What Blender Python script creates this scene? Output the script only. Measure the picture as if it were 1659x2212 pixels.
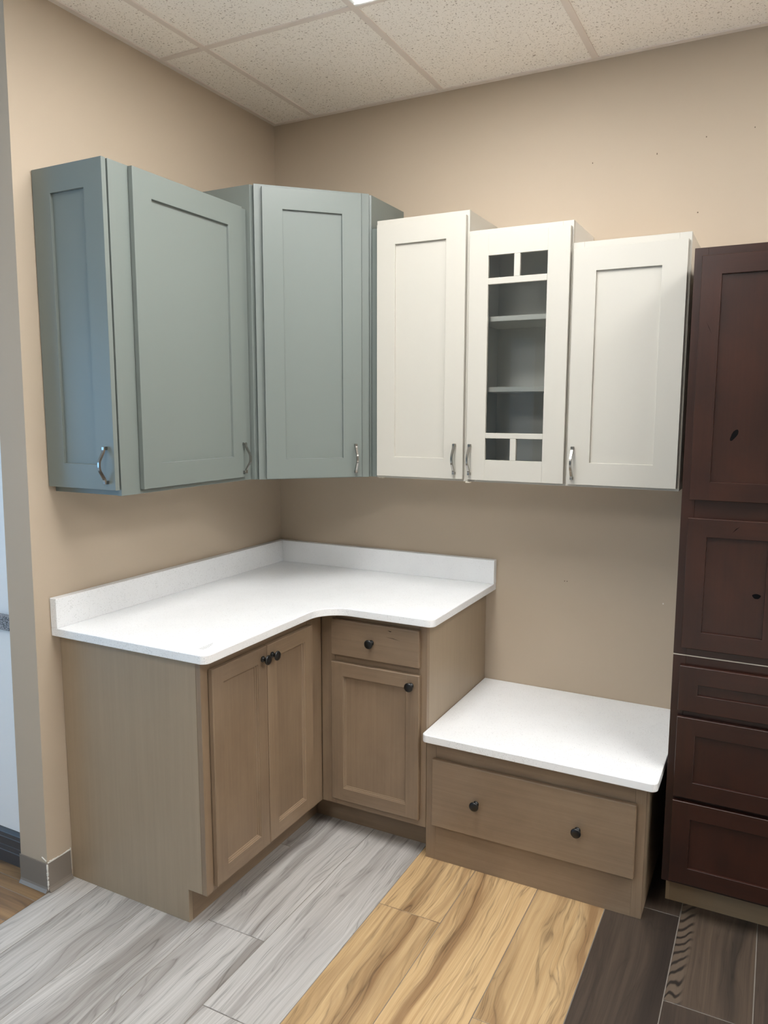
import bpy, bmesh, math, random
from mathutils import Vector, Matrix

# ------------------------------------------------------------------ clear
for o in list(bpy.data.objects):
    bpy.data.objects.remove(o, do_unlink=True)
scene = bpy.context.scene
COL = scene.collection
IN = 0.0254                      # all measures below are in inches
random.seed(7)

# ------------------------------------------------------------------ camera
def make_camera():
    cx, cy, cz = 83.708, -118.752, 64.468
    yaw, pitch, roll, f = -0.4780, -0.1333, 0.0017, 1648.93
    fwd = Vector((math.sin(yaw) * math.cos(pitch), math.cos(yaw) * math.cos(pitch), math.sin(pitch)))
    right = Vector((math.cos(yaw), -math.sin(yaw), 0))
    up = right.cross(fwd)
    r2 = math.cos(roll) * right + math.sin(roll) * up
    u2 = -math.sin(roll) * right + math.cos(roll) * up
    cam = bpy.data.cameras.new('camera')
    cam.sensor_fit = 'VERTICAL'
    cam.sensor_height = 36.0
    cam.lens = f * 36.0 / 2212.0
    cam.clip_start = 0.02
    cam.clip_end = 100
    o = bpy.data.objects.new('camera', cam)
    COL.objects.link(o)
    M = Matrix((r2, u2, -fwd)).transposed().to_4x4()
    M.translation = Vector((cx, cy, cz)) * IN
    o.matrix_world = M
    scene.camera = o
make_camera()

# ------------------------------------------------------------------ light
scene.view_settings.view_transform = 'Standard'
scene.view_settings.look = 'None'
scene.view_settings.gamma = 1.0
scene.view_settings.use_curve_mapping = False
scene.view_settings.exposure = 0.0
TROFFER_STRENGTH = 20.2
TROFFER_COLOR = (1.0, 1.0, 0.99)
SKY_STRENGTH = 4.3
SKY_COLOR = (0.31, 0.63, 1.0)

world = bpy.data.worlds.new('world')
scene.world = world
world.use_nodes = True
world.node_tree.nodes['Background'].inputs[0].default_value = (*SKY_COLOR, 1)
world.node_tree.nodes['Background'].inputs[1].default_value = SKY_STRENGTH

# room size (inches)
RX0, RX1, RY0, H = -170.0, 225.0, -330.0, 114.5
# window openings: wall, from, to (along the wall), sill, head
WINDOWS = [('side', -300.0, -110.0, 22.0, 100.0)]

def window_portal(w):
    side, a, b, z0, z1 = w
    l = bpy.data.lights.new('window_portal', 'AREA')
    l.shape = 'RECTANGLE'
    l.size = (b - a) * IN
    l.size_y = (z1 - z0) * IN
    l.cycles.is_portal = True
    o = bpy.data.objects.new('window_portal', l)
    COL.objects.link(o)
    if side == 'front':
        o.location = Vector(((a + b) / 2, RY0 - 2, (z0 + z1) / 2)) * IN
        o.rotation_euler = (math.radians(90), 0, 0)                    # shines along +Y
    else:
        o.location = Vector((RX0 - 2, (a + b) / 2, (z0 + z1) / 2)) * IN
        o.rotation_euler = (math.radians(90), 0, math.radians(-90))    # shines along +X
for w in WINDOWS:
    window_portal(w)

# ------------------------------------------------------------------ materials
def lin(c):
    out = []
    for v in c:
        v = v / 255.0
        out.append(v / 12.92 if v <= 0.04045 else ((v + 0.055) / 1.055) ** 2.4)
    return (*out, 1.0)

class NT:
    def __init__(self, name):
        m = bpy.data.materials.new(name)
        m.use_nodes = True
        self.m = m
        self.t = m.node_tree
        self.bsdf = self.t.nodes['Principled BSDF']
        self.out = self.t.nodes['Material Output']
    def n(self, kind, **kw):
        nd = self.t.nodes.new(kind)
        for k, v in kw.items():
            setattr(nd, k, v)
        return nd
    def l(self, a, b):
        self.t.links.new(a, b)
    def val(self, sock, v):
        if hasattr(v, 'is_linked') or isinstance(v, bpy.types.NodeSocket):
            self.l(v, sock)
        else:
            sock.default_value = v
    def math(self, op, a, b=0.0, c=0.0):
        nd = self.n('ShaderNodeMath', operation=op)
        self.val(nd.inputs[0], a); self.val(nd.inputs[1], b); self.val(nd.inputs[2], c)
        return nd.outputs[0]
    def mix(self, fac, a, b, blend='MIX'):
        nd = self.n('ShaderNodeMix', data_type='RGBA', blend_type=blend)
        self.val(nd.inputs[0], fac); self.val(nd.inputs[6], a); self.val(nd.inputs[7], b)
        return nd.outputs[2]
    def ramp(self, fac, stops):
        nd = self.n('ShaderNodeValToRGB')
        el = nd.color_ramp.elements
        el[0].position, el[0].color = stops[0]
        el[1].position, el[1].color = stops[1]
        for p, c in stops[2:]:
            e = el.new(p); e.color = c
        self.l(fac, nd.inputs[0])
        return nd.outputs[0]
    def scale(self, vec, s):
        nd = self.n('ShaderNodeVectorMath', operation='MULTIPLY')
        self.l(vec, nd.inputs[0]); nd.inputs[1].default_value = s
        return nd.outputs[0]
    def add(self, a, b):
        nd = self.n('ShaderNodeVectorMath', operation='ADD')
        self.val(nd.inputs[0], a); self.val(nd.inputs[1], b)
        return nd.outputs[0]
    def noise(self, vec, scale, detail=2.0, rough=0.5, dist=0.0):
        nd = self.n('ShaderNodeTexNoise')
        self.l(vec, nd.inputs['Vector'])
        nd.inputs['Scale'].default_value = scale
        nd.inputs['Detail'].default_value = detail
        nd.inputs['Roughness'].default_value = rough
        nd.inputs['Distortion'].default_value = dist
        return nd.outputs[0]
    def bump(self, h, strength, dist=0.001):
        nd = self.n('ShaderNodeBump')
        nd.inputs['Strength'].default_value = strength
        nd.inputs['Distance'].default_value = dist
        self.l(h, nd.inputs['Height'])
        self.l(nd.outputs[0], self.bsdf.inputs['Normal'])

WHITE, BLACK = (1, 1, 1, 1), (0, 0, 0, 1)

def paint(name, rgb, rough=0.45, bump=0.0, bscale=400, var=0.0, spec=0.5):
    N = NT(name)
    N.bsdf.inputs['Roughness'].default_value = rough
    N.bsdf.inputs['Specular IOR Level'].default_value = spec
    tc = N.n('ShaderNodeTexCoord')
    c = lin(rgb)
    if var:
        nz = N.noise(tc.outputs['Object'], 3.0, 3)
        N.l(N.mix(nz, tuple(v * (1 - var) for v in c[:3]) + (1,), tuple(min(1, v * (1 + var)) for v in c[:3]) + (1,)), N.bsdf.inputs['Base Color'])
    else:
        N.bsdf.inputs['Base Color'].default_value = c
    if bump:
        N.bump(N.noise(tc.outputs['Object'], bscale, 2), bump, 0.0006)
    return N.m

def uv_vec(N, rnd=True):
    """UV in inches (u across the grain, v along it) with an offset for every object"""
    tc = N.n('ShaderNodeTexCoord')
    v = tc.outputs['UV']
    if rnd:
        oi = N.n('ShaderNodeObjectInfo')
        cb = N.n('ShaderNodeCombineXYZ')
        N.l(N.math('MULTIPLY', oi.outputs['Random'], 377.0), cb.inputs[0])
        N.l(N.math('MULTIPLY', oi.outputs['Random'], 911.0), cb.inputs[1])
        N.l(N.math('MULTIPLY', oi.outputs['Random'], 53.0), cb.inputs[2])
        v = N.add(v, cb.outputs[0])
        return v, oi.outputs['Random']
    return v, None

def plank_wood(name, light, mid, dark, line, rough=0.42, lines=9.0, lstr=0.75, wob=1.0, rndtone=0.3, veins=0.5, zebra=False):
    """printed-grain plank: long streaks, flowing dark veins and contour lines that ring sparse knots"""
    N = NT(name)
    v, rnd = uv_vec(N)
    def centred(x, k):
        return N.math('MULTIPLY', N.math('SUBTRACT', x, 0.5), k)
    w1 = N.noise(N.scale(v, (0.10, 0.030, 1)), 1.0, 2, 0.5)
    w2 = N.noise(N.scale(v, (0.35, 0.11, 1)), 1.0, 2, 0.5)
    wv = N.n('ShaderNodeCombineXYZ')
    N.l(N.math('ADD', centred(w1, 7.0 * wob), centred(w2, 1.6 * wob)), wv.inputs[0])
    q = N.add(v, wv.outputs[0])
    vor = N.n('ShaderNodeTexVoronoi', feature='F1')
    N.l(N.scale(q, (0.115, 0.040, 1)), vor.inputs['Vector'])
    vor.inputs['Scale'].default_value = 1.0
    kd = N.ramp(vor.outputs['Distance'], [(0.0, WHITE), (0.12, (0.32, 0.32, 0.32, 1)), (0.34, BLACK)])
    fig = N.noise(N.scale(q, (0.26, 0.016, 1)), 1.0, 3, 0.5)
    figk = N.math('ADD', fig, N.math('MULTIPLY', kd, 0.55))
    ph = N.math('FRACT', N.math('MULTIPLY', figk, lines))
    tri = N.math('ABSOLUTE', N.math('SUBTRACT', ph, 0.5))
    ln = N.ramp(tri, [(0.0, WHITE), (0.04, (0.45, 0.45, 0.45, 1)), (0.14, BLACK)])
    wv2 = N.n('ShaderNodeCombineXYZ')
    N.l(N.math('ADD', centred(w1, 2.2 * wob), N.math('MULTIPLY', kd, 0.5)), wv2.inputs[0])
    q2 = N.add(v, wv2.outputs[0])
    streak = N.noise(N.scale(q2, (2.6, 0.030, 1)), 1.0, 6, 0.65)
    fine = N.noise(N.scale(q2, (10.0, 0.10, 1)), 1.0, 4, 0.6)
    broad = N.noise(N.scale(q, (0.30, 0.016, 1)), 1.0, 4, 0.55)
    zone = N.ramp(broad, [(0.49, BLACK), (0.66, WHITE)])
    zone = N.math('MINIMUM', N.math('ADD', zone, N.math('MULTIPLY', kd, 0.8)), 1.0)
    base = N.mix(N.ramp(streak, [(0.30, BLACK), (0.66, WHITE)]), lin(mid), lin(light))
    b2 = N.mix(N.math('MULTIPLY', zone, 0.75), base, lin(dark))
    b2 = N.mix(N.math('MULTIPLY', N.ramp(fine, [(0.36, WHITE), (0.52, BLACK)]), 0.22), b2, lin(dark))
    rid = N.math('ABSOLUTE', N.math('SUBTRACT', N.noise(N.scale(q, (0.62, 0.022, 1)), 1.0, 3, 0.55), 0.5))
    vein = N.ramp(rid, [(0.0, WHITE), (0.009, (0.4, 0.4, 0.4, 1)), (0.026, BLACK)])
    vein = N.math('MULTIPLY', vein, N.math('MULTIPLY', N.ramp(fine, [(0.30, (0.3, 0.3, 0.3, 1)), (0.6, WHITE)]), veins))
    lines_f = N.math('MULTIPLY', ln, N.math('MULTIPLY', zone, N.math('MULTIPLY_ADD', fine, 1.1, 0.2)))
    c = N.mix(N.math('MULTIPLY', lines_f, lstr), b2, lin(line))
    c = N.mix(vein, c, lin(line))
    core = N.ramp(vor.outputs['Distance'], [(0.0, WHITE), (0.02, (0.5, 0.5, 0.5, 1)), (0.05, BLACK)])
    c = N.mix(N.math('MULTIPLY', core, 0.7), c, lin(line))
    if zebra:          # a strip of wavy cross bands down one edge of the plank
        tc = N.n('ShaderNodeTexCoord')
        sx = N.n('ShaderNodeSeparateXYZ'); N.l(tc.outputs['Generated'], sx.inputs[0])
        so = N.n('ShaderNodeSeparateXYZ'); N.l(tc.outputs['UV'], so.inputs[0])
        wob2 = N.noise(N.scale(tc.outputs['UV'], (0.75, 0.10, 1)), 1.0, 1, 0.5)
        edge = N.math('ADD', sx.outputs[0], centred(w2, 0.10))
        band = N.math('FRACT', N.math('ADD', N.math('ADD', N.math('MULTIPLY', so.outputs[1], 0.55), N.math('MULTIPLY', wob2, 2.0)), N.math('MULTIPLY', edge, -6.0)))
        bl = N.ramp(N.math('ABSOLUTE', N.math('SUBTRACT', band, 0.5)), [(0.08, WHITE), (0.24, BLACK)])
        zm = N.ramp(edge, [(0.16, WHITE), (0.22, BLACK)])
        c = N.mix(N.math('MULTIPLY', zm, 0.7), c, lin((96, 84, 72)))
        c = N.mix(N.math('MULTIPLY', N.math('MULTIPLY', bl, zm), 0.9), c, lin(line))
    hv = N.n('ShaderNodeHueSaturation')
    N.l(c, hv.inputs['Color'])
    N.l(N.math('MULTIPLY_ADD', rnd, rndtone, 1.0 - rndtone * 0.5), hv.inputs['Value'])
    N.l(hv.outputs[0], N.bsdf.inputs['Base Color'])
    N.bsdf.inputs['Roughness'].default_value = rough
    N.bump(fine, 0.10, 0.0006)
    return N.m

def stained_wood(name, light, dark, streak=0.5, blotch=0.5, rough=0.4, rndtone=0.12, spec=0.5, coat=0.0):
    """stained, almost even cabinet timber with faint grain and blotches"""
    N = NT(name)
    v, rnd = uv_vec(N)
    st = N.noise(N.scale(v, (2.2, 0.05, 1)), 1.0, 5, 0.6, 0.3)
    fi = N.noise(N.scale(v, (9.0, 0.25, 1)), 1.0, 3, 0.6)
    bl = N.noise(N.scale(v, (0.22, 0.12, 1)), 1.0, 4, 0.6, 0.4)
    f = N.math('ADD', N.math('MULTIPLY', N.math('SUBTRACT', st, 0.5), streak * 1.6), N.math('MULTIPLY', N.math('SUBTRACT', bl, 0.5), blotch * 1.8))
    f = N.math('ADD', f, N.math('MULTIPLY', N.math('SUBTRACT', fi, 0.5), streak * 0.6))
    f = N.math('ADD', f, 0.5)
    c = N.mix(f, lin(dark), lin(light))
    N.t.nodes[-1].clamp_factor = True
    hv = N.n('ShaderNodeHueSaturation')
    N.l(c, hv.inputs['Color'])
    N.l(N.math('MULTIPLY_ADD', rnd, rndtone, 1.0 - rndtone * 0.5), hv.inputs['Value'])
    N.l(hv.outputs[0], N.bsdf.inputs['Base Color'])
    N.bsdf.inputs['Roughness'].default_value = rough
    N.bsdf.inputs['Specular IOR Level'].default_value = spec
    N.bsdf.inputs['Coat Weight'].default_value = coat
    N.bsdf.inputs['Coat Roughness'].default_value = 0.28
    N.bump(fi, 0.05, 0.0004)
    return N.m

def quartz(name):
    N = NT(name)
    tc = N.n('ShaderNodeTexCoord')
    o = tc.outputs['Object']
    vor = N.n('ShaderNodeTexVoronoi', feature='F1')
    N.l(o, vor.inputs['Vector']); vor.inputs['Scale'].default_value = 330.0
    spot = N.ramp(vor.outputs['Distance'], [(0.0, WHITE), (0.20, WHITE), (0.34, BLACK)])
    pick = N.ramp(vor.outputs['Color'], [(0.62, BLACK), (0.72, WHITE)])
    cl = N.ramp(N.noise(o, 45.0, 3), [(0.35, (0.25, 0.25, 0.25, 1)), (0.65, WHITE)])
    f = N.math('MULTIPLY', N.math('MULTIPLY', spot, pick), cl)
    base = N.mix(N.noise(o, 9.0, 4), lin((241, 242, 243)), lin((232, 233, 234)))
    c = N.mix(N.math('MULTIPLY', f, 0.85), base, lin((128, 124, 122)))
    N.l(c, N.bsdf.inputs['Base Color'])
    N.bsdf.inputs['Roughness'].default_value = 0.28
    return N.m

def granite(name):
    N = NT(name)
    tc = N.n('ShaderNodeTexCoord')
    f = N.noise(tc.outputs['Object'], 260.0, 4, 0.7)
    c = N.ramp(f, [(0.36, lin((18, 18, 20))), (0.46, lin((70, 70, 74))), (0.55, lin((190, 190, 196))), (0.64, lin((90, 90, 94)))])
    N.l(c, N.bsdf.inputs['Base Color'])
    N.bsdf.inputs['Roughness'].default_value = 0.2
    return N.m

def ceiling_tile_mat(name):
    N = NT(name)
    tc = N.n('ShaderNodeTexCoord')
    oi = N.n('ShaderNodeObjectInfo')
    cb = N.n('ShaderNodeCombineXYZ')
    N.l(N.math('MULTIPLY', oi.outputs['Random'], 31.0), cb.inputs[0])
    o = N.add(tc.outputs['Object'], cb.outputs[0])
    wob = N.n('ShaderNodeTexNoise'); N.l(o, wob.inputs['Vector'])
    wob.inputs['Scale'].default_value = 60.0
    o2 = N.add(o, N.scale(wob.outputs['Color'], (0.02, 0.02, 0.0)))
    pits = N.noise(o2, 165.0, 2.0, 0.55, 0.6)
    p = N.ramp(pits, [(0.345, WHITE), (0.395, BLACK)])
    c = N.mix(N.math('MULTIPLY', p, 0.75), lin((254, 247, 238)), lin((165, 148, 132)))
    N.l(c, N.bsdf.inputs['Base Color'])
    N.bsdf.inputs['Roughness'].default_value = 0.95
    N.bsdf.inputs['Specular IOR Level'].default_value = 0.1
    N.bump(N.math('SUBTRACT', 1.0, p), 0.5, 0.002)
    return N.m

def metal(name, rgb, rough):
    N = NT(name)
    tc = N.n('ShaderNodeTexCoord')
    N.bsdf.inputs['Metallic'].default_value = 1.0
    N.l(N.mix(N.noise(tc.outputs['Object'], 300, 2), lin(rgb), lin(tuple(v * 0.9 for v in rgb))), N.bsdf.inputs['Base Color'])
    N.bsdf.inputs['Roughness'].default_value = rough
    return N.m

def pane_glass(name):
    N = NT(name)
    tr = N.n('ShaderNodeBsdfTransparent'); tr.inputs[0].default_value = (0.93, 0.95, 0.94, 1)
    gl = N.n('ShaderNodeBsdfGlossy'); gl.inputs['Roughness'].default_value = 0.01
    fr = N.n('ShaderNodeFresnel'); fr.inputs[0].default_value = 1.5
    mx = N.n('ShaderNodeMixShader')
    N.l(N.math('MULTIPLY', fr.outputs[0], 2.0), mx.inputs[0])
    N.l(tr.outputs[0], mx.inputs[1]); N.l(gl.outputs[0], mx.inputs[2])
    N.l(mx.outputs[0], N.out.inputs['Surface'])
    return N.m

def emitter(name, rgb, s):
    N = NT(name)
    N.bsdf.inputs['Base Color'].default_value = (0.9, 0.9, 0.9, 1)
    N.bsdf.inputs['Emission Color'].default_value = (*rgb, 1)
    N.bsdf.inputs['Emission Strength'].default_value = s
    return N.m

M = dict(
    wall=paint('beige_wall_paint', (187, 171, 151), 0.62, 0.12, 300, 0.02, 0.35),
    wall_white=paint('white_wall_paint', (246, 248, 250), 0.5, 0.08, 300),
    pale=paint('pale_showroom_wall', (196, 184, 168), 0.6),
    blue=paint('blue_grey_cabinet_paint', (115, 122, 118), 0.36, 0.03, 500),
    white=paint('white_cabinet_paint', (191, 187, 177), 0.36, 0.03, 500),
    white_in_lit=paint('white_interior_painted_lit', (222, 219, 212), 0.5),  # brighter than the door white, standing in for light behind the glass
    shelf_lit_white=paint('white_shelf_painted_lit', (240, 237, 228), 0.4),  # raised further so the shelf edges look lit; the light is in the colour
    almond=paint('almond_cabinet_side', (208, 198, 182), 0.45),
    taupe=stained_wood('taupe_stained_maple', (150, 129, 106), (118, 99, 80), 0.45, 0.55, 0.40),
    taupe_panel=stained_wood('taupe_end_panel', (166, 147, 123), (148, 131, 110), 0.55, 0.25, 0.42, 0.05),
    brown=stained_wood('dark_brown_alder', (58, 29, 18), (27, 11, 6), 0.35, 0.7, 0.34, 0.10, spec=0.4, coat=0.3),
    toe_tan=stained_wood('unfinished_toe_board', (158, 136, 108), (138, 116, 90), 0.4, 0.4, 0.5),
    quartz=quartz('white_speckled_quartz'),
    granite=granite('grey_granite'),
    tile=ceiling_tile_mat('fissured_ceiling_tile'),
    grid=paint('ceiling_grid_metal', (232, 220, 210), 0.5),
    nickel=metal('satin_nickel', (168, 165, 160), 0.2),
    black=paint('black_knob', (14, 14, 15), 0.32),
    glass=pane_glass('cabinet_glass'),
    rubber=paint('grey_brown_rubber_base', (128, 119, 110), 0.45, 0.05, 200, 0.06),
    charcoal=paint('charcoal_moulding_paint', (72, 68, 68), 0.4),
    caulk=paint('white_caulk', (222, 220, 214), 0.7),
    lens=emitter('troffer_lens', TROFFER_COLOR, TROFFER_STRENGTH),
    fixture=paint('white_fixture_metal', (232, 230, 226), 0.4),
    sub=paint('floor_joint_filler', (122, 116, 108), 0.8),
    bounce_floor=paint('pale_bounce_floor', (238, 234, 228), 0.5),  # unseen floor, made this pale to bounce light up to the ceiling
    mark=paint('dark_scuff', (96, 80, 64), 0.8),
    white_mark=paint('pale_scuff', (226, 222, 214), 0.8),
    ink=paint('grey_ink', (150, 150, 150), 0.7),
    dark_in=paint('dark_recess', (9, 8, 9), 0.9, spec=0.1),
    plank_grey=plank_wood('grey_plank_print', (200, 197, 193), (172, 168, 163), (128, 121, 116), (80, 73, 69), 0.40, 7, 0.9, rndtone=0.14, veins=0.55),
    plank_tan=plank_wood('honey_plank_print', (204, 175, 132), (178, 146, 103), (124, 92, 62), (66, 47, 32), 0.42, 7, 0.95, rndtone=0.16, veins=0.6),
    plank_dark=plank_wood('dark_plank_print', (80, 68, 58), (60, 51, 45), (42, 36, 33), (28, 24, 22), 0.42, 12, 0.8, rndtone=0.25, veins=0.35),
    plank_dark_figured=plank_wood('dark_plank_figured_print', (86, 73, 61), (64, 54, 47), (46, 40, 36), (26, 22, 20), 0.42, 12, 0.8, rndtone=0.1, veins=0.3, zebra=True),
    plank_brown=plank_wood('brown_plank_print', (164, 132, 94), (132, 104, 76), (92, 72, 56), (56, 44, 36), 0.45, 10, 0.6, rndtone=0.5, veins=0.3),
)

# ------------------------------------------------------------------ mesh helpers
ORG = {}     # object name -> world origin in inches

def xf_uv(bm, grain, off):
    """give every face a UV in inches with v along the grain axis"""
    uv = bm.loops.layers.uv.verify()
    for f in bm.faces:
        n = f.normal
        a = max(range(3), key=lambda i: abs(n[i]))
        along = grain if grain != a else (2 if a != 2 else 1)
        ac = [i for i in range(3) if i != a and i != along][0]
        for lp in f.loops:
            co = lp.vert.co
            lp[uv].uv = (co[ac] + off[0], co[along] + off[1])

def box(bm, x0, x1, y0, y1, z0, z1, grain=2, bev=0.0, xf=None, seg=1):
    t = bmesh.new()
    vs = [t.verts.new((x, y, z)) for x in (x0, x1) for y in (y0, y1) for z in (z0, z1)]
    for q in ((0, 1, 3, 2), (4, 6, 7, 5), (0, 4, 5, 1), (2, 3, 7, 6), (0, 2, 6, 4), (1, 5, 7, 3)):
        t.faces.new([vs[i] for i in q])
    bmesh.ops.recalc_face_normals(t, faces=t.faces)
    if bev:
        bmesh.ops.bevel(t, geom=t.edges[:], offset=bev, segments=seg, profile=0.5, affect='EDGES')
    t.normal_update()
    xf_uv(t, grain, (random.uniform(0, 200), random.uniform(0, 200)))
    if xf:
        t.transform(xf)
    me = bpy.data.meshes.new('tmp')
    t.to_mesh(me); t.free()
    bm.from_mesh(me)
    bpy.data.meshes.remove(me)

def prism(bm, pts, axis, a0, a1, grain=2, bev=0.0, seg=2):
    """extrude a polygon; pts are 2D in the two other axes (in axis order)"""
    t = bmesh.new()
    def P(p, a):
        c = list(p); c.insert(axis, a); return c
    lo = [t.verts.new(P(p, a0)) for p in pts]
    hi = [t.verts.new(P(p, a1)) for p in pts]
    t.faces.new(lo); t.faces.new(hi[::-1])
    n = len(pts)
    for i in range(n):
        t.faces.new((lo[i], hi[i], hi[(i + 1) % n], lo[(i + 1) % n]))
    bmesh.ops.recalc_face_normals(t, faces=t.faces)
    if bev:
        es = [e for e in t.edges if len(e.link_faces) == 2 and e.calc_face_angle(0) > 0.9]
        bmesh.ops.bevel(t, geom=es, offset=bev, segments=seg, profile=0.5, affect='EDGES')
    t.normal_update()
    xf_uv(t, grain, (random.uniform(0, 200), random.uniform(0, 200)))
    me = bpy.data.meshes.new('tmp')
    t.to_mesh(me); t.free()
    bm.from_mesh(me)
    bpy.data.meshes.remove(me)

def props(o, label=None, cat=None, group=None, kind=None):
    if label: o['label'] = label
    if cat: o['category'] = cat
    if group: o['group'] = group
    if kind: o['kind'] = kind
    return o

def thing(name, label, cat, org, group=None, kind=None):
    o = bpy.data.objects.new(name, None)
    o.empty_display_size = 0.05
    COL.objects.link(o)
    o.location = Vector(org) * IN
    ORG[o.name] = Vector(org)
    return props(o, label, cat, group, kind)

def mk(name, bm, mat, parent=None, smooth=False, **kw):
    """link a bmesh given in world inches; the origin goes to the bottom centre of its box"""
    bm.normal_update()
    lo = Vector([min(v.co[i] for v in bm.verts) for i in range(3)])
    hi = Vector([max(v.co[i] for v in bm.verts) for i in range(3)])
    org = Vector(((lo.x + hi.x) / 2, (lo.y + hi.y) / 2, lo.z))
    for v in bm.verts:
        v.co = (v.co - org) * IN
    me = bpy.data.meshes.new(name)
    if smooth:
        for f in bm.faces: f.smooth = True
    bm.to_mesh(me); bm.free()
    me.materials.append(M[mat] if isinstance(mat, str) else mat)
    o = bpy.data.objects.new(name, me)
    COL.objects.link(o)
    ORG[o.name] = org
    if parent is not None:
        o.parent = parent
        o.location = (org - ORG[parent.name]) * IN
    else:
        o.location = org * IN
    return props(o, **kw)

def mkbox(name, b, mat, parent=None, grain=2, bev=0.0, **kw):
    bm = bmesh.new()
    box(bm, *b, grain=grain, bev=bev)
    return mk(name, bm, mat, parent, **kw)

def frame_xf(P0, u, n):
    """local (u along the width, v up, n out of the face) -> world"""
    u = Vector(u).normalized(); n = Vector(n).normalized(); v = Vector((0, 0, 1))
    m = Matrix(((u.x, v.x, n.x, P0[0]), (u.y, v.y, n.y, P0[1]), (u.z, v.z, n.z, P0[2]), (0, 0, 0, 1)))
    return m

def quad(bm, pts, uvs, flip=False):
    uvl = bm.loops.layers.uv.verify()
    vs = [bm.verts.new(p) for p in pts]
    if flip:
        vs = vs[::-1]; uvs = uvs[::-1]
    f = bm.faces.new(vs)
    for lp, q in zip(f.loops, uvs):
        lp[uvl].uv = q
    return f

def ring(bm, W0, H0, prof, o):
    """loft a profile [(inset, depth)] around the rectangle W0 x H0"""
    for (i0, d0), (i1, d1) in zip(prof[:-1], prof[1:]):
        def R(i, d): return [(i, i, d), (W0 - i, i, d), (W0 - i, H0 - i, d), (i, H0 - i, d)]
        a, b = R(i0, d0), R(i1, d1)
        for k in range(4):
            k2 = (k + 1) % 4
            pts = [a[k], a[k2], b[k2], b[k]]
            uvs = [(p[1] + p[2] + o[k][0], p[0] + o[k][1]) if k in (0, 2) else (p[0] + p[2] + o[k][0], p[1] + o[k][1]) for p in pts]
            quad(bm, pts, uvs)

BUMP = 0.10      # doors stand this far off the frame

def panel_door(parent, mat, P0, u, n, W0, H0, rail, prof, edge=0.03, t=0.75, name='door', panel_mat=None, panel_depth=None, holes=None, **kw):
    """five-piece door: frame mesh with moulded inner edge, recessed panel as a sub-part"""
    P0 = Vector(P0) + Vector(n).normalized() * BUMP
    t = t - BUMP
    xf = frame_xf(P0, u, n)
    bm = bmesh.new()
    o = [(random.uniform(0, 200), random.uniform(0, 200)) for _ in range(4)]
    ring(bm, W0, H0, [(0, 0), (0, t - edge), (edge, t)], o)
    c, w = edge, rail
    def flat(u0, u1, v0, v1, grain, off):
        pts = [(u0, v0, t), (u1, v0, t), (u1, v1, t), (u0, v1, t)]
        uvs = [(p[0] + off[0], p[1] + off[1]) if grain == 1 else (p[1] + off[0], p[0] + off[1]) for p in pts]
        quad(bm, pts, uvs)
    flat(c, w, c, H0 - c, 1, o[3]); flat(W0 - w, W0 - c, c, H0 - c, 1, o[1])
    flat(w, W0 - w, c, w, 0, o[0]); flat(w, W0 - w, H0 - w, H0 - c, 0, o[2])
    quad(bm, [(0, 0, 0), (0, H0, 0), (W0, H0, 0), (W0, 0, 0)], [(0, 0), (0, 1), (1, 1), (1, 0)])
    inner = [(w + i, t + d) for i, d in prof]
    ring(bm, W0, H0, inner, o)
    bm.transform(xf)
    bmesh.ops.remove_doubles(bm, verts=bm.verts, dist=1e-4)
    d = mk(name, bm, mat, parent, **kw)
    li, ld = inner[-1]
    pb = bmesh.new()
    box(pb, li - 0.05, W0 - li + 0.05, li - 0.05, H0 - li + 0.05, 0.08, ld + 0.005, grain=1, xf=xf)
    mk('panel', pb, panel_mat or mat, d)
    return d, xf @ Matrix.Translation((0, 0, -BUMP))

SHAKER = [(0, 0), (0.03, -0.03), (0.05, -0.34)]
BEAD = [(0, 0), (0.02, -0.10), (0.15, -0.14), (0.19, -0.29), (0.33, -0.34), (0.37, -0.44)]

def pull_handle(parent, xf, u, v0, L=4.6):
    """arched nickel pull: two square feet and a flat bar that bows outward"""
    bm = bmesh.new()
    t = 0.75
    hw = 0.23
    for a, b in ((0, 0.42), (L - 0.42, L)):
        box(bm, u - hw, u + hw, v0 + a, v0 + b, t - 0.02, t + 0.48, bev=0.05, xf=xf)
    key = [(0.06, 0.46), (0.55, 0.52), (1.05, 0.80), (1.6, 1.14), (2.0, 1.26), (2.6, 1.26), (3.0, 1.14), (3.55, 0.80), (4.05, 0.52), (4.54, 0.46)]
    pts = []
    n = len(key)
    for i in range(n - 1):
        p0, p1, p2, p3 = (Vector(key[max(0, i - 1)]), Vector(key[i]), Vector(key[i + 1]), Vector(key[min(n - 1, i + 2)]))
        for k in range(4):
            s = k / 4
            pts.append(0.5 * (2 * p1 + (p2 - p0) * s + (2 * p0 - 5 * p1 + 4 * p2 - p3) * s * s + (3 * p1 - p0 - 3 * p2 + p3) * s ** 3))
    pts.append(Vector(key[-1]))
    rows = []
    for i, p in enumerate(pts):
        d = (pts[min(i + 1, len(pts) - 1)] - pts[max(i - 1, 0)]).normalized()
        nn = Vector((-d.y, d.x))
        th = 0.12
        b = hw * (1.0 - 0.25 * math.sin(math.pi * p.x / L))
        sec = [(-b, -th), (-b * 0.75, th), (b * 0.75, th), (b, -th)]
        rows.append([bm.verts.new(xf @ Vector((u + s, v0 + p.x + nn.x * q, t + p.y + nn.y * q))) for s, q in sec])
    for a, b in zip(rows[:-1], rows[1:]):
        for k in range(4):
            k2 = (k + 1) % 4
            bm.faces.new((a[k], a[k2], b[k2], b[k]))
    bm.faces.new(rows[0]); bm.faces.new(rows[-1][::-1])
    bmesh.ops.recalc_face_normals(bm, faces=bm.faces)
    return mk('handle', bm, 'nickel', parent, label='arched satin nickel pull handle')

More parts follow.
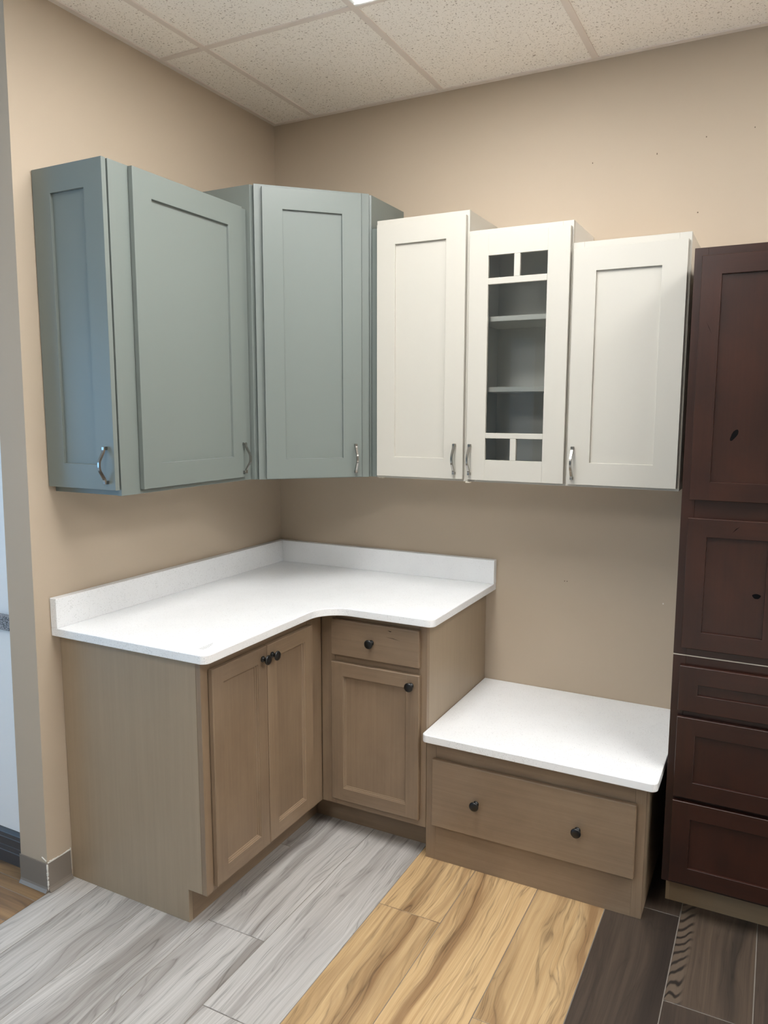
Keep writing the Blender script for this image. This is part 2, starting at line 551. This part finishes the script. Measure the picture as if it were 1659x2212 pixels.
def knob(parent, xf, u, v, t=0.75):
    prof = [(0.0, 0.0), (0.40, 0.0), (0.42, 0.08), (0.36, 0.18), (0.26, 0.30), (0.23, 0.48), (0.27, 0.62), (0.44, 0.74), (0.62, 0.84), (0.67, 0.93), (0.64, 1.02), (0.50, 1.10), (0.28, 1.145), (0.0, 1.16)]
    bm = bmesh.new()
    S = 24
    rows = []
    for r, d in prof:
        if r == 0:
            rows.append([bm.verts.new(xf @ Vector((u, v, t + d)))])
        else:
            rows.append([bm.verts.new(xf @ Vector((u + r * math.cos(2 * math.pi * k / S), v + r * math.sin(2 * math.pi * k / S), t + d))) for k in range(S)])
    for a, b in zip(rows[:-1], rows[1:]):
        for k in range(S):
            k2 = (k + 1) % S
            if len(a) == 1: bm.faces.new((a[0], b[k], b[k2]))
            elif len(b) == 1: bm.faces.new((a[k], a[k2], b[0]))
            else: bm.faces.new((a[k], a[k2], b[k2], b[k]))
    bmesh.ops.recalc_face_normals(bm, faces=bm.faces)
    return mk('knob', bm, 'black', parent, smooth=True, label='round black knob')

# ------------------------------------------------------------------ the room
def S(name, b, mat, parent=None, **kw):
    return mkbox(name, b, mat, parent, kind='structure' if parent is None else None, **kw)

TH = 4.0
wall_back = S('wall_back', (-5.3, RX1, 0, TH, -0.6, H + 6), 'wall', label='beige painted wall behind the white cabinets')
bm = bmesh.new()      # left stub wall: its free end leans back very slightly
vs = [bm.verts.new(p) for p in ((-5.3, -55.1, -0.6), (0, -55.1, -0.6), (0, 0, -0.6), (-5.3, 0, -0.6), (-4.4, -53.8, H + 6), (0, -53.8, H + 6), (0, 0, H + 6), (-5.3, 0, H + 6))]
for q in ((0, 1, 2, 3), (4, 7, 6, 5), (0, 4, 5, 1), (1, 5, 6, 2), (2, 6, 7, 3), (3, 7, 4, 0)):
    bm.faces.new([vs[i] for i in q])
bmesh.ops.recalc_face_normals(bm, faces=bm.faces)
wall_left = mk('wall_left', bm, 'wall', kind='structure', label='beige painted stub wall behind the blue-grey cabinets')
S('wall_far_left', (RX0, -5.3, -52.4, -48.4, -0.6, H + 6), 'wall_white', label='white wall seen past the end of the stub wall')
S('wall_right', (RX1, RX1 + TH, RY0, TH, -0.6, H + 6), 'pale')
def outer_wall(name, side, lo, hi):
    """wall with its window openings; lo..hi runs along the wall"""
    bm = bmesh.new()
    def B(a, b, z0, z1, t0=0.0, t1=TH):
        if side == 'front': box(bm, a, b, RY0 - t1, RY0 - t0, z0, z1)
        else: box(bm, RX0 - t1, RX0 - t0, a, b, z0, z1)
    ws = [w for w in WINDOWS if w[0] == side]
    x = lo
    for w in ws:
        B(x, w[1], -0.6, H + 6); B(w[1], w[2], -0.6, w[3]); B(w[1], w[2], w[4], H + 6)
        x = w[2]
    B(x, hi, -0.6, H + 6)
    mk(name, bm, 'pale', kind='structure')
    for k, w in enumerate(ws):
        bm = bmesh.new()
        for i in range(4):
            c = w[1] + (w[2] - w[1]) * i / 3
            B(c - 1.2, c + 1.2, w[3], w[4], 1.0, 3.0)
        B(w[1], w[2], w[3], w[3] + 2, 1.0, 3.0); B(w[1], w[2], w[4] - 2, w[4], 1.0, 3.0)
        mk('window_1' if side == 'front' else 'window_2', bm, 'fixture', kind='structure')
outer_wall('wall_front', 'front', RX0 - TH, RX1 + TH)
outer_wall('wall_side', 'side', RY0, -48.4)

dr = thing('door_1', 'tall white panelled door on the far wall, mirrored faintly in the glass', None, (-48, RY0 + 1, 0), kind='structure')
panel_door(dr, 'fixture', (-55.0, RY0 + 0.02, 0.2), (1, 0, 0), (0, 1, 0), 14.0, 104.0, 3.0, SHAKER, name='leaf')
# floor: planks laid on a sub-floor
floor = S('floor', (-150.0, 111.6, -112.0, TH, -0.6, -0.06), 'sub', label='showroom floor of grey, honey, dark and brown wood-look planks')
S('floor_bounce', (RX0 - TH, RX1 + TH, RY0 - TH, TH, -1.6, -0.62), 'bounce_floor')  # unseen slab beyond the planks, added pale as a light reflector
def plank(b, mat, gap=0.035, grain=1):
    x0, x1, y0, y1 = b
    bm = bmesh.new()
    box(bm, x0 + gap, x1 - gap, y0 + gap, y1 - gap, -0.3, 0.0, grain=grain, bev=0.03)
    return mk('plank', bm, mat, floor)
def column(x0, x1, joint, mat, gap, ytop=0.0, ybot=-112.0, L=48.0, first=None):
    y = joint
    while y < ytop: y += L
    y -= L
    edges = [ytop]
    while y > ybot:
        if edges[-1] - y > 0.5: edges.append(y)
        y -= L
    edges.append(ybot)
    for a, b in zip(edges[:-1], edges[1:]):
        plank((x0, x1, b, a), first if (first and a == ytop) else mat, gap)
for x0, x1, j in ((0.0, 4.8, -84.0), (4.8, 13.75, -96.0), (13.75, 22.7, -79.0), (22.7, 31.45, -49.5), (31.45, 40.45, -60.8)):
    column(x0, x1, j, 'plank_grey', 0.045)
for x0, x1, j in ((40.45, 49.2, -36.5), (49.2, 58.2, -66.0), (58.2, 67.1, -48.8)):
    column(x0, x1, j, 'plank_tan', 0.045, ybot=-92.0)
for k, (x0, x1) in enumerate(((67.1, 76.0), (76.0, 84.9), (84.9, 93.8), (93.8, 102.7), (102.7, 111.6))):
    column(x0, x1, (-21.2, -36.8, -8.0, -30.0, -44.0)[k], 'plank_dark', 0.06, ybot=-78.0, first='plank_dark_figured' if k == 1 else None)
ys = [-48.4, -50.8, -55.15, -57.2, -61.6, -66.0, -70.4, -74.8, -79.2, -83.6, -88.0]
for k, (a, b) in enumerate(zip(ys[:-1], ys[1:])):
    x = -0.02
    cut = -14 - (k * 17) % 36 if k not in (2, 3, 4) else (-30, -22, -19)[k - 2]
    for x1, x0 in ((x, cut), (cut, cut - 48)):
        if a > -54 : x1 = min(x1, -5.3)
        plank((x0, x1, b, a), 'plank_brown', 0.05, grain=0)

# ceiling: lay-in tiles on a metal grid
GX, GY = 8.6, -28.7
ceiling = S('ceiling', (RX0 - TH, RX1 + TH, RY0 - TH, TH, H + 0.75, H + 5), 'grid', label='suspended ceiling of fissured lay-in tiles')
xs = [0.0] + [GX + 24 * k for k in range(0, 7)]
yrows = [0.0, GY, GY - 48, GY - 96]
TROFFERS = [(GX + 36, GY - 24), (GX + 108, GY - 24), (GX + 180, GY - 24), (GX + 36, GY - 120)]
TROFFER_LABELS = ['recessed fluorescent ceiling light whose bright corner shows at the top edge',
                  'recessed fluorescent ceiling light above the dark brown cabinets, off to the right',
                  'recessed fluorescent ceiling light farthest to the right along the back wall',
                  'recessed fluorescent ceiling light nearest the camera']
def is_light(x0, x1, y0, y1):
    return any(abs((x0 + x1) / 2 - tx) < 2 and abs((y0 + y1) / 2 - ty) < 2 for tx, ty in TROFFERS)
for x0, x1 in zip(xs[:-1], xs[1:]):
    for ya, yb in zip(yrows[:-1], yrows[1:]):
        if is_light(x0, x1, yb, ya): continue
        mkbox('ceiling_tile', (x0 + 0.12, x1 - 0.12, yb + 0.12, ya - 0.12, H + 0.12, H + 0.74), 'tile', ceiling, bev=0.04)
# tiles past the end of the stub wall
for x0, x1 in ((-15.4, 8.6), (-39.4, -15.4)):
    for ya, yb in ((GY - 48, GY - 96),):
        if x0 > -16: x1 = 0
        mkbox('ceiling_tile', (x0 + 0.12, x1 - 0.12, yb + 0.12, ya - 0.12, H + 0.12, H + 0.74), 'tile', ceiling, bev=0.04)
bw = 0.47
for x in xs[1:]:
    mkbox('grid_bar', (x - bw, x + bw, yrows[-1], 0, H - 0.02, H + 0.2), 'grid', ceiling, bev=0.03)
for y in yrows[1:]:
    for x0, x1 in zip(xs[:-1], xs[1:]):
        mkbox('grid_bar', (x0 + (bw if x0 else 0), x1 - bw, y - bw, y + bw, H - 0.01, H + 0.19), 'grid', ceiling, bev=0.03)
S('trim_1', (0.0, xs[-1], -0.85, 0, H - 0.05, H + 0.12), 'grid', label='pale wall angle between the ceiling and the back wall')
S('trim_2', (0.0, 0.85, yrows[-1], -0.85, H - 0.05, H + 0.12), 'grid', label='pale wall angle between the ceiling and the left wall')

def troffer(cx, cy, label, lens):
    t = thing('ceiling_light', label, 'ceiling light', (cx, cy, H), group='recessed ceiling lights')
    bm = bmesh.new()
    a, b = 11.45, 23.45
    w = 0.85
    for q in ((-a, a, -b, -b + w), (-a, a, b - w, b), (-a, -a + w, -b + w, b - w), (a - w, a, -b + w, b - w)):
        box(bm, cx + q[0], cx + q[1], cy + q[2], cy + q[3], H - 0.35, H + 0.7, bev=0.2)
    mk('frame', bm, 'fixture', t)
    mkbox('diffuser', (cx - a + w, cx + a - w, cy - b + w, cy + b - w, H - 0.5, H + 0.6), lens, t, bev=0.04, label='glowing white lens')
    return t
for (tx, ty), lb in zip(TROFFERS, TROFFER_LABELS):
    troffer(tx, ty, lb, 'lens')

# rubber cove base on the end of the stub wall
base = thing('baseboard_left', 'grey-brown rubber cove base wrapped around the stub wall end', None, (0, -55.1, 0), kind='structure')
cove = [(0.0, 4.1), (0.12, 4.1), (0.14, 0.75), (0.22, 0.45), (0.46, 0.12), (0.50, 0.06), (0.0, 0.06)]
bm = bmesh.new()
prism(bm, [(-55.1 - p, z) for p, z in cove], 0, -5.35, 0.02, grain=0)
mk('base_strip', bm, 'rubber', base)
bm = bmesh.new()
prism(bm, [(p, z) for p, z in cove], 1, -55.12, -51.35, grain=1)
mk('base_strip', bm, 'rubber', base)
bm = bmesh.new()      # broken caulk line at the corner and along the top
random.seed(3)
for k in range(16):
    z = 0.35 + k * 0.235
    w = random.uniform(0.06, 0.17)
    box(bm, 0.02, 0.02 + w, -55.1 - w, -55.06, z, z + random.uniform(0.15, 0.25))
for k in range(15):
    y = -55.0 + k * 0.245
    h = random.uniform(0.08, 0.26)
    box(bm, 0, 0.10, y, y + 0.26, 4.04, 4.1 + h)
box(bm, 0, 0.08, -51.4, -51.25, 1.2, 4.4)
mk('caulk', bm, 'caulk', base, label='broken white caulk line')
bm = bmesh.new()
prism(bm, [(-1.0, 4.75), (-0.95, 4.85), (-0.1, 4.45), (-0.15, 4.35)], 1, -55.14, -55.0)
mk('scuff', bm, 'white_mark', wall_left, label='short white scratch')

# far-left wall: charcoal moulding and a granite ledge
base2 = thing('baseboard_far_left', 'charcoal stepped baseboard on the white wall past the stub wall', None, (-40, -52.4, 0), kind='structure')
pr = [(0, 0), (0.75, 0), (0.75, 1.75), (0.68, 1.82), (0.62, 2.45), (0.52, 2.52), (0.5, 3.6), (0.42, 3.68), (0.36, 4.2), (0.3, 4.3), (0.1, 4.75), (0, 4.8)]
bm = bmesh.new()
prism(bm, [(-52.4 - p, z) for p, z in pr], 0, -120, -5.4, grain=0)
mk('moulding', bm, 'charcoal', base2)
led = mkbox('granite_ledge', (-90, -5.45, -53.4, -52.41, 34.75, 36.75), 'granite', bev=0.12)
props(led, 'grey speckled granite ledge on the white wall at the left edge', 'ledge')

# small marks on the back wall
for x, z, w, h, m in ((71.4, 91.8, 0.16, 0.16, 'mark'), (65.6, 100.4, 0.12, 0.22, 'mark'), (72.0, 101.7, 0.14, 0.14, 'mark'), (78.0, 102.0, 0.12, 0.14, 'mark'),
                      (54.55, 37.5, 0.13, 0.13, 'mark'), (54.95, 37.5, 0.13, 0.13, 'mark'), (69.5, 35.6, 0.16, 0.22, 'white_mark'), (56.6, 100.4, 0.1, 0.2, 'mark')):
    mkbox('nail_hole', (x - w / 2, x + w / 2, -0.02, 0.05, z - h / 2, z + h / 2), m, wall_back)

# ------------------------------------------------------------------ wall cabinets
def wall_cab_frame(parent, mat, P0, u, n, W0, H0, sl=1.5, sr=1.5, t=0.75, extra=None):
    """face frame boxes: local u 0..W0, v 0..H0, n -t..0"""
    xf = frame_xf(P0, u, n)
    bm = bmesh.new()
    box(bm, 0, sl, 0, H0, -t, 0, bev=0.03, xf=xf, grain=1)
    box(bm, W0 - sr, W0, 0, H0, -t, 0, bev=0.03, xf=xf, grain=1)
    box(bm, sl, W0 - sr, 0, 1.5, -t, -0.005, bev=0.03, xf=xf, grain=0)
    box(bm, sl, W0 - sr, H0 - 1.5, H0, -t, -0.005, bev=0.03, xf=xf, grain=0)
    for b in (extra or []):
        box(bm, *b, bev=0.03, xf=xf, grain=0)
    return mk('face_frame', bm, mat, parent)

ZB = 53.85
# blue-grey cabinet on the left wall ------------------------------
t = thing('wall_cabinet', 'blue-grey wall cabinet on the left wall with a panelled end facing out', 'cabinet', (6, -38, ZB), group='wall cabinets')
TOPL = 93.45
mkbox('body', (0.02, 11.25, -50.4, -24.62, ZB, TOPL - 0.02), 'blue', t, bev=0.03)
wall_cab_frame(t, 'blue', (12.0, -50.6, ZB), (0, 1, 0), (1, 0, 0), 26.0, TOPL - ZB, sl=3.6, sr=1.5)
mkbox('filler_strip', (11.3, 12.04, -50.62, -49.8, ZB, TOPL), 'blue', t, bev=0.03)
d, xf = panel_door(t, 'blue', (12.0, -47.5, 54.45), (0, 1, 0), (1, 0, 0), 21.05, 38.9, 3.1, SHAKER)
pull_handle(d, xf, 20.2, 0.55)
d, xf = panel_door(t, 'blue', (0.12, -50.75, 54.6), (1, 0, 0), (0, -1, 0), 11.85, 38.85, 3.05, SHAKER, name='end_door')
pull_handle(d, xf, 10.6, 0.75)
# dark gap between the end door and the body
mkbox('end_cleat', (0.1, 11.0, -50.75, -50.4, 54.6, 93.0), 'blue', t)

# blue-grey diagonal corner cabinet -------------------------------
t = thing('corner_wall_cabinet', 'tall blue-grey diagonal cabinet in the corner between both walls', 'cabinet', (10, -10, ZB), group='wall cabinets')
A, B = (13.42, -24.48), (25.79, -12.11)
ZT = 96.95
bm = bmesh.new()
s = 0.53
prism(bm, [(0.02, -0.02), (0.02, -24.48), (A[0] - 0.75, -24.48), (A[0] - s, A[1] + s), (B[0] - s, B[1] + s), (25.79, B[1] + 0.75), (25.79, -0.02)], 2, ZB, ZT - 0.02)
mk('body', bm, 'blue', t)
L = (Vector(B) - Vector(A)).length
U, Nn = (1, 1, 0), (1, -1, 0)
wall_cab_frame(t, 'blue', (A[0], A[1], ZB), U, Nn, L, ZT - ZB, 1.7, 1.2)
q = 2 ** -0.5
d, xf = panel_door(t, 'blue', (A[0] + 1.08 * q + 0.0, A[1] + 1.08 * q, 53.98), U, Nn, 15.0, 42.55, 2.98, SHAKER)
pull_handle(d, xf, 13.95, 0.6)

# three white cabinets on the back wall ---------------------------
def white_cab(x0, x1, top, dx0, dx1, dz0, dz1, label, handle_u, glass=False, right_almond=False):
    t = thing('wall_cabinet', label, 'cabinet', ((x0 + x1) / 2, -6, ZB), group='wall cabinets')
    if not glass:
        mkbox('body', (x0 + 0.02, x1 - 0.02, -11.25, -0.02, ZB, top - 0.01), 'white' if not right_almond else 'almond', t, bev=0.03)
    else:
        bm = bmesh.new()
        a, b = x0 + 0.02, x1 - 0.02
        box(bm, a, a + 0.6, -11.25, -0.02, ZB, top - 0.01)
        box(bm, b - 0.6, b, -11.25, -0.02, ZB, top - 0.01)
        box(bm, a + 0.6, b - 0.6, -11.25, -0.02, ZB, ZB + 0.7)
        box(bm, a + 0.6, b - 0.6, -11.25, -0.02, top - 0.7, top - 0.01)
        box(bm, a + 0.6, b - 0.6, -0.5, -0.02, ZB + 0.7, top - 0.7)
        mk('body', bm, 'white_in_lit', t)
        for z in (77.1, 67.05):
            mkbox('shelf', (a + 0.65, b - 0.65, -11.2, -0.55, z, z + 0.72), 'shelf_lit_white', t, bev=0.05)
    wall_cab_frame(t, 'white', (x0, -12.0, ZB), (1, 0, 0), (0, -1, 0), x1 - x0, top - ZB)
    W0, H0 = dx1 - dx0, dz1 - dz0
    if not glass:
        d, xf = panel_door(t, 'white', (dx0, -12.0, dz0), (1, 0, 0), (0, -1, 0), W0, H0, 3.02, SHAKER)
    else:
        xf = frame_xf((dx0, -12.0, dz0), (1, 0, 0), (0, -1, 0))
        bm = bmesh.new()
        us = [45.35 - dx0, 49.12 - dx0, 50.0 - dx0, 53.88 - dx0]
        vs = [57.2 - dz0, 60.35 - dz0, 61.12 - dz0, 82.1 - dz0, 82.98 - dz0, 86.08 - dz0]
        box(bm, 0, us[0], 0, H0, 0, 0.75, bev=0.03, xf=xf)
        box(bm, us[3], W0, 0, H0, 0, 0.75, bev=0.03, xf=xf)
        box(bm, us[0], us[3], 0, vs[0], 0, 0.748, bev=0.02, xf=xf)
        box(bm, us[0], us[3], vs[5], H0, 0, 0.748, bev=0.02, xf=xf)
        box(bm, us[0], us[3], vs[1], vs[2], 0.2, 0.74, bev=0.04, xf=xf)
        box(bm, us[0], us[3], vs[3], vs[4], 0.2, 0.74, bev=0.04, xf=xf)
        box(bm, us[1], us[2], vs[0], vs[1], 0.2, 0.74, bev=0.04, xf=xf)
        box(bm, us[1], us[2], vs[4], vs[5], 0.2, 0.74, bev=0.04, xf=xf)
        d = mk('door', bm, 'white', t, label='white glazed door with a mullion cross at top and bottom')
        for u0, u1, v0, v1 in ((us[0], us[1], vs[4], vs[5]), (us[2], us[3], vs[4], vs[5]), (us[0], us[3], vs[2], vs[3]), (us[0], us[1], vs[0], vs[1]), (us[2], us[3], vs[0], vs[1])):
            pb = bmesh.new()
            pts = [xf @ Vector(p) for p in ((u0 - .04, v0 - .04, 0.36), (u1 + .04, v0 - .04, 0.36), (u1 + .04, v1 + .04, 0.36), (u0 - .04, v1 + .04, 0.36))]
            pb.faces.new([pb.verts.new(p) for p in pts])
            mk('pane', pb, 'glass', d, label='clear glass pane')
    pull_handle(d, xf, handle_u - dx0, 54.85 - dz0 + 0.02)
    return t
WC = []
WC.append(white_cab(27.17, 42.17, 92.84, 27.5, 41.88, 54.2, 92.06, 'tallest white wall cabinet, next to the blue-grey corner cabinet', 40.62))
WC.append(white_cab(42.17, 57.17, 89.84, 42.5, 56.94, 54.2, 89.05, 'white wall cabinet with a glazed door and visible shelves', 43.05, glass=True))
white_cab(57.17, 72.17, 86.84, 57.45, 71.85, 54.2, 85.9, 'shortest white wall cabinet, beside the dark brown tall cabinet', 58.2, right_almond=True)
for p, x, y in ((WC[0], 27.4, -11.6), (WC[1], 42.35, -12.3)):
    mkbox('shim', (x, x + 0.7, y - 0.35, y + 0.35, ZB - 0.14, ZB), 'almond', p, label='pale shim under the cabinet corner')
# filler between the corner cabinet and the first white one
fl = mkbox('filler_panel', (25.83, 27.15, -11.2, -10.4, ZB, 92.0), 'blue', bev=0.03)
props(fl, 'narrow blue-grey filler between corner cabinet and tallest white cabinet', 'filler panel')

def crack(parent, y, pts, mat='dark_in', name='crack'):
    bm = bmesh.new()
    prism(bm, pts, 1, y - 0.004, y + 0.03)
    return mk(name, bm, mat, parent, label='thin dark crack in the wood')
# ------------------------------------------------------------------ base cabinets
ZC = 34.9
t = thing('base_cabinet', 'taupe two-door base cabinet on the left with a plain end panel', 'cabinet', (12, -26, 0), group='taupe base cabinets')
mkbox('body', (0.05, 23.2, -50.3, -21.1, 4.5, ZC - 0.02), 'taupe_panel', t)
bm = bmesh.new()
prism(bm, [(0.05, 0.0), (21.0, 0.0), (21.0, 4.5), (23.25, 4.5), (23.25, ZC), (0.05, ZC)], 1, -51.05, -50.35, grain=2, bev=0.02, seg=1)
mk('end_panel', bm, 'taupe_panel', t)
mkbox('toe_kick', (20.4, 21.0, -50.33, -21.0, 0.0, 4.48), 'taupe', t, grain=1)
bm = bmesh.new()
box(bm, 23.27, 24, -51.05, -49.3, 4.45, ZC, bev=0.04)
box(bm, 23.27, 24, -28.0, -24.02, 4.45, ZC, bev=0.04)
box(bm, 23.27, 23.98, -49.3, -28.0, 4.45, 6.0, grain=1, bev=0.03)
box(bm, 23.27, 23.98, -49.3, -28.0, 33.0, ZC, grain=1, bev=0.03)
mk('face_frame', bm, 'taupe', t)
d, xf = panel_door(t, 'taupe', (24.0, -49.75, 5.25), (0, 1, 0), (1, 0, 0), 11.03, 28.1, 2.0, BEAD, edge=0.10)
knob(d, xf, 10.03, 26.55)
d, xf = panel_door(t, 'taupe', (24.0, -38.6, 5.25), (0, 1, 0), (1, 0, 0), 10.98, 28.1, 2.0, BEAD, edge=0.10)
knob(d, xf, 0.95, 26.55)

t = thing('base_cabinet', 'taupe base cabinet with one drawer above one door', 'cabinet', (33, -12, 0), group='taupe base cabinets')
mkbox('body', (24.1, 40.85, -23.2, -0.05, 4.5, ZC - 0.02), 'taupe_panel', t)
bm = bmesh.new()
prism(bm, [(-0.05, 0.0), (-21.0, 0.0), (-21.0, 4.5), (-23.25, 4.5), (-23.25, ZC), (-0.05, ZC)], 0, 40.86, 41.5, grain=2, bev=0.02, seg=1)
mk('end_panel', bm, 'taupe_panel', t)
mkbox('toe_kick', (21.05, 40.85, -21.0, -20.4, 0.0, 4.48), 'taupe', t, grain=0)
bm = bmesh.new()
box(bm, 24.02, 26.5, -24, -23.27, 4.45, ZC, bev=0.04)
box(bm, 40.2, 41.5, -24, -23.27, 4.45, ZC, bev=0.04)
for z0, z1 in ((4.45, 6.2), (26.9, 28.7), (33.2, ZC)):
    box(bm, 26.5, 40.2, -23.98, -23.27, z0, z1, grain=0, bev=0.03)
mk('face_frame', bm, 'taupe', t)
xf = frame_xf((26.12, -24.0, 28.36), (1, 0, 0), (0, -1, 0))
bm = bmesh.new()
box(bm, 0, 14.43, 0, 5.44, 0, 0.75, grain=0, bev=0.13, xf=xf, seg=2)
d = mk('drawer', bm, 'taupe', t)
knob(d, xf, 6.85, 2.7)
crack(d, -24.752, [(35.3, 32.25), (36.4, 32.15), (37.6, 32.0), (36.5, 32.2)])
crack(d, -24.752, [(35.6, 33.25), (36.3, 33.2), (36.0, 33.1)])
d, xf = panel_door(t, 'taupe', (26.12, -24.0, 5.6), (1, 0, 0), (0, -1, 0), 14.48, 21.68, 2.0, BEAD, edge=0.10)
knob(d, xf, 13.25, 20.15)

# bench: low wide drawer cabinet ----------------------------------
t = thing('bench_cabinet', 'low taupe drawer cabinet under the bench top', 'cabinet', (56.5, -12, 0))
mkbox('body', (41.58, 71.6, -23.2, -0.05, 0.0, 18.28), 'taupe_panel', t, bev=0.03)
bm = bmesh.new()
box(bm, 41.55, 43.05, -24, -23.22, 0.0, 18.28, bev=0.03)
box(bm, 70.3, 71.62, -24, -23.22, 0.0, 18.28, bev=0.03)
box(bm, 43.05, 70.3, -23.99, -23.22, 0.0, 6.0, grain=0, bev=0.02)
box(bm, 43.05, 70.3, -23.99, -23.22, 15.0, 18.28, grain=0, bev=0.02)
mk('face_frame', bm, 'taupe', t)
xf = frame_xf((42.66, -24.0, 5.48), (1, 0, 0), (0, -1, 0))
bm = bmesh.new()
box(bm, 0, 27.9, 0, 10.02, 0, 0.75, grain=0, bev=0.15, xf=xf, seg=2)
d = mk('drawer', bm, 'taupe', t)
knob(d, xf, 6.75, 4.98)
knob(d, xf, 20.72, 4.9)

# ------------------------------------------------------------------ worktops
def arc(cx, cy, r, a0, a1, n=10):
    return [(cx + r * math.cos(math.radians(a0 + (a1 - a0) * k / n)), cy + r * math.sin(math.radians(a0 + (a1 - a0) * k / n))) for k in range(n + 1)]
t = thing('countertop', 'white speckled quartz L-shaped countertop with low backsplashes', 'countertop', (12, -12, ZC))
D = 25.95; L1 = 52.35; L2 = 43.2; R = 4.2
pts = [(0.05, -0.05), (0.05, -L1)] + arc(D - 1.0, -L1 + 1.0, 1.0, -90, 0, 6) + arc(D + R, -D - R, R, 180, 90, 14) + arc(L2 - 1.0, -D + 1.0, 1.0, -90, 0, 6) + [(L2, -0.05)]
bm = bmesh.new()
prism(bm, pts, 2, ZC, 36.0, bev=0.10, seg=3)
mk('slab', bm, 'quartz', t)
mkbox('backsplash', (0.05, 1.2, -L1, -0.05, 36.0, 39.98), 'quartz', t, bev=0.05)
mkbox('backsplash', (1.2, L2, -1.2, -0.05, 36.0, 39.98), 'quartz', t, bev=0.05)
bm = bmesh.new()      # tiny three-line printed stamp near the front corner
random.seed(11)
for r in range(4):
    y = -50.3
    while y < -47.75 - r * 0.45:
        w = random.uniform(0.05, 0.22)
        box(bm, 23.25 + r * 0.19, 23.25 + r * 0.19 + 0.09, y, y + w, 35.995, 36.004)
        y += w + random.uniform(0.04, 0.09)
mk('printed_stamp', bm, 'ink', t, label='tiny grey printed stamp')

bm = bmesh.new()
prism(bm, [(41.55, -0.05), (41.55, -25.0)] + arc(42.25, -25.2, 0.7, 180, 270, 5) + arc(72.15, -25.1, 0.9, -90, 0, 6) + [(73.05, -0.05)], 2, 18.3, 19.4, bev=0.10, seg=3)
o = mk('bench_slab', bm, 'quartz')
props(o, 'white speckled quartz slab on the low drawer cabinet', 'worktop')

# ------------------------------------------------------------------ dark brown tall unit
X0, X1 = 73.5, 97.5
t = thing('drawer_base_cabinet', 'dark brown three-drawer base cabinet at the right edge', 'cabinet', ((X0 + X1) / 2, -10, 0), group='dark brown cabinets')
mkbox('body', (X0 + 0.02, X1, -20.2, -0.05, 4.4, 34.5), 'brown', t, bev=0.03)
mkbox('toe_kick', (74.3, X1 - 0.3, -18.0, -17.3, 0.0, 4.4), 'toe_tan', t, grain=0)
mkbox('toe_side', (73.8, 74.28, -18.02, -0.3, 0.0, 4.4), 'toe_tan', t, grain=2)
xfD = frame_xf((X0, -21.0, 4.4), (1, 0, 0), (0, -1, 0))
bm = bmesh.new()
box(bm, 0, 1.5, 0, 30.1, -0.78, 0, bev=0.03, xf=xfD, grain=1)
box(bm, X1 - X0 - 1.5, X1 - X0, 0, 30.1, -0.78, 0, bev=0.03, xf=xfD, grain=1)
for z0, z1 in ((0, 1.2), (11.2, 12.6), (22.0, 23.6), (28.4, 30.1)):
    box(bm, 1.5, X1 - X0 - 1.5, z0, z1, -0.78, -0.01, bev=0.02, xf=xfD, grain=0)
mk('face_frame', bm, 'brown', t)
for z0, z1 in ((27.7, 33.4), (16.43, 26.88), (5.0, 15.9)):
    panel_door(t, 'brown', (74.4, -21.0, z0), (1, 0, 0), (0, -1, 0), 22.2, z1 - z0, 2.15, SHAKER, edge=0.06, name='drawer')
mkbox('joint_strip', (X0, X1, -21.0, -0.05, 34.5, 34.62), 'almond', t)

t = thing('tall_cabinet', 'dark brown knotty cabinet stacked on the three-drawer base', 'cabinet', ((X0 + X1) / 2, -10, 34.62), group='dark brown cabinets')
mkbox('body', (X0 + 0.02, X1, -20.2, -0.05, 34.64, 83.0), 'brown', t, bev=0.03)
xfD = frame_xf((X0, -21.0, 34.64), (1, 0, 0), (0, -1, 0))
HT = 83.0 - 34.64
bm = bmesh.new()
box(bm, 0, 1.5, 0, HT, -0.78, 0, bev=0.03, xf=xfD, grain=1)
box(bm, X1 - X0 - 1.5, X1 - X0, 0, HT, -0.78, 0, bev=0.03, xf=xfD, grain=1)
for z0, z1 in ((0, 1.5), (16.4, 20.2), (HT - 1.6, HT)):
    box(bm, 1.5, X1 - X0 - 1.5, z0, z1, -0.78, -0.01, bev=0.02, xf=xfD, grain=0)
mk('face_frame', bm, 'brown', t)
def knot(parent, x, z, rx, rz, ang, mat='dark_in'):
    bm = bmesh.new()
    y = -21.42
    n = 14
    vs = []
    for k in range(n):
        a = 2 * math.pi * k / n
        px, pz = rx * math.cos(a) * (1 + 0.15 * math.sin(3 * a)), rz * math.sin(a)
        vs.append((x + px * math.cos(ang) - pz * math.sin(ang), z + px * math.sin(ang) + pz * math.cos(ang)))
    prism(bm, vs, 1, y - 0.012, y + 0.05)
    mk('knot', bm, mat, parent, label='dark open knot in the wood')
panel_door(t, 'brown', (85.55, -21.0, 53.88), (1, 0, 0), (0, -1, 0), 11.05, 28.12, 2.15, SHAKER, edge=0.06)
d, xf = panel_door(t, 'brown', (74.4, -21.0, 53.88), (1, 0, 0), (0, -1, 0), 10.95, 28.12, 2.15, SHAKER, edge=0.06)
knot(d, 78.85, 61.6, 0.28, 0.75, -0.5)
crack(d, -21.752, [(75.2, 74.6), (75.5, 74.0), (75.9, 73.1), (75.55, 73.8)])
panel_door(t, 'brown', (85.55, -21.0, 35.65), (1, 0, 0), (0, -1, 0), 11.05, 16.05, 2.15, SHAKER, edge=0.06)
d, xf = panel_door(t, 'brown', (74.4, -21.0, 35.65), (1, 0, 0), (0, -1, 0), 10.95, 16.05, 2.15, SHAKER, edge=0.06)
knot(d, 82.3, 42.9, 0.45, 0.3, 0.0)
crack(d, -21.752, [(79.3, 50.2), (79.7, 50.75), (80.1, 51.0), (79.75, 50.65)])
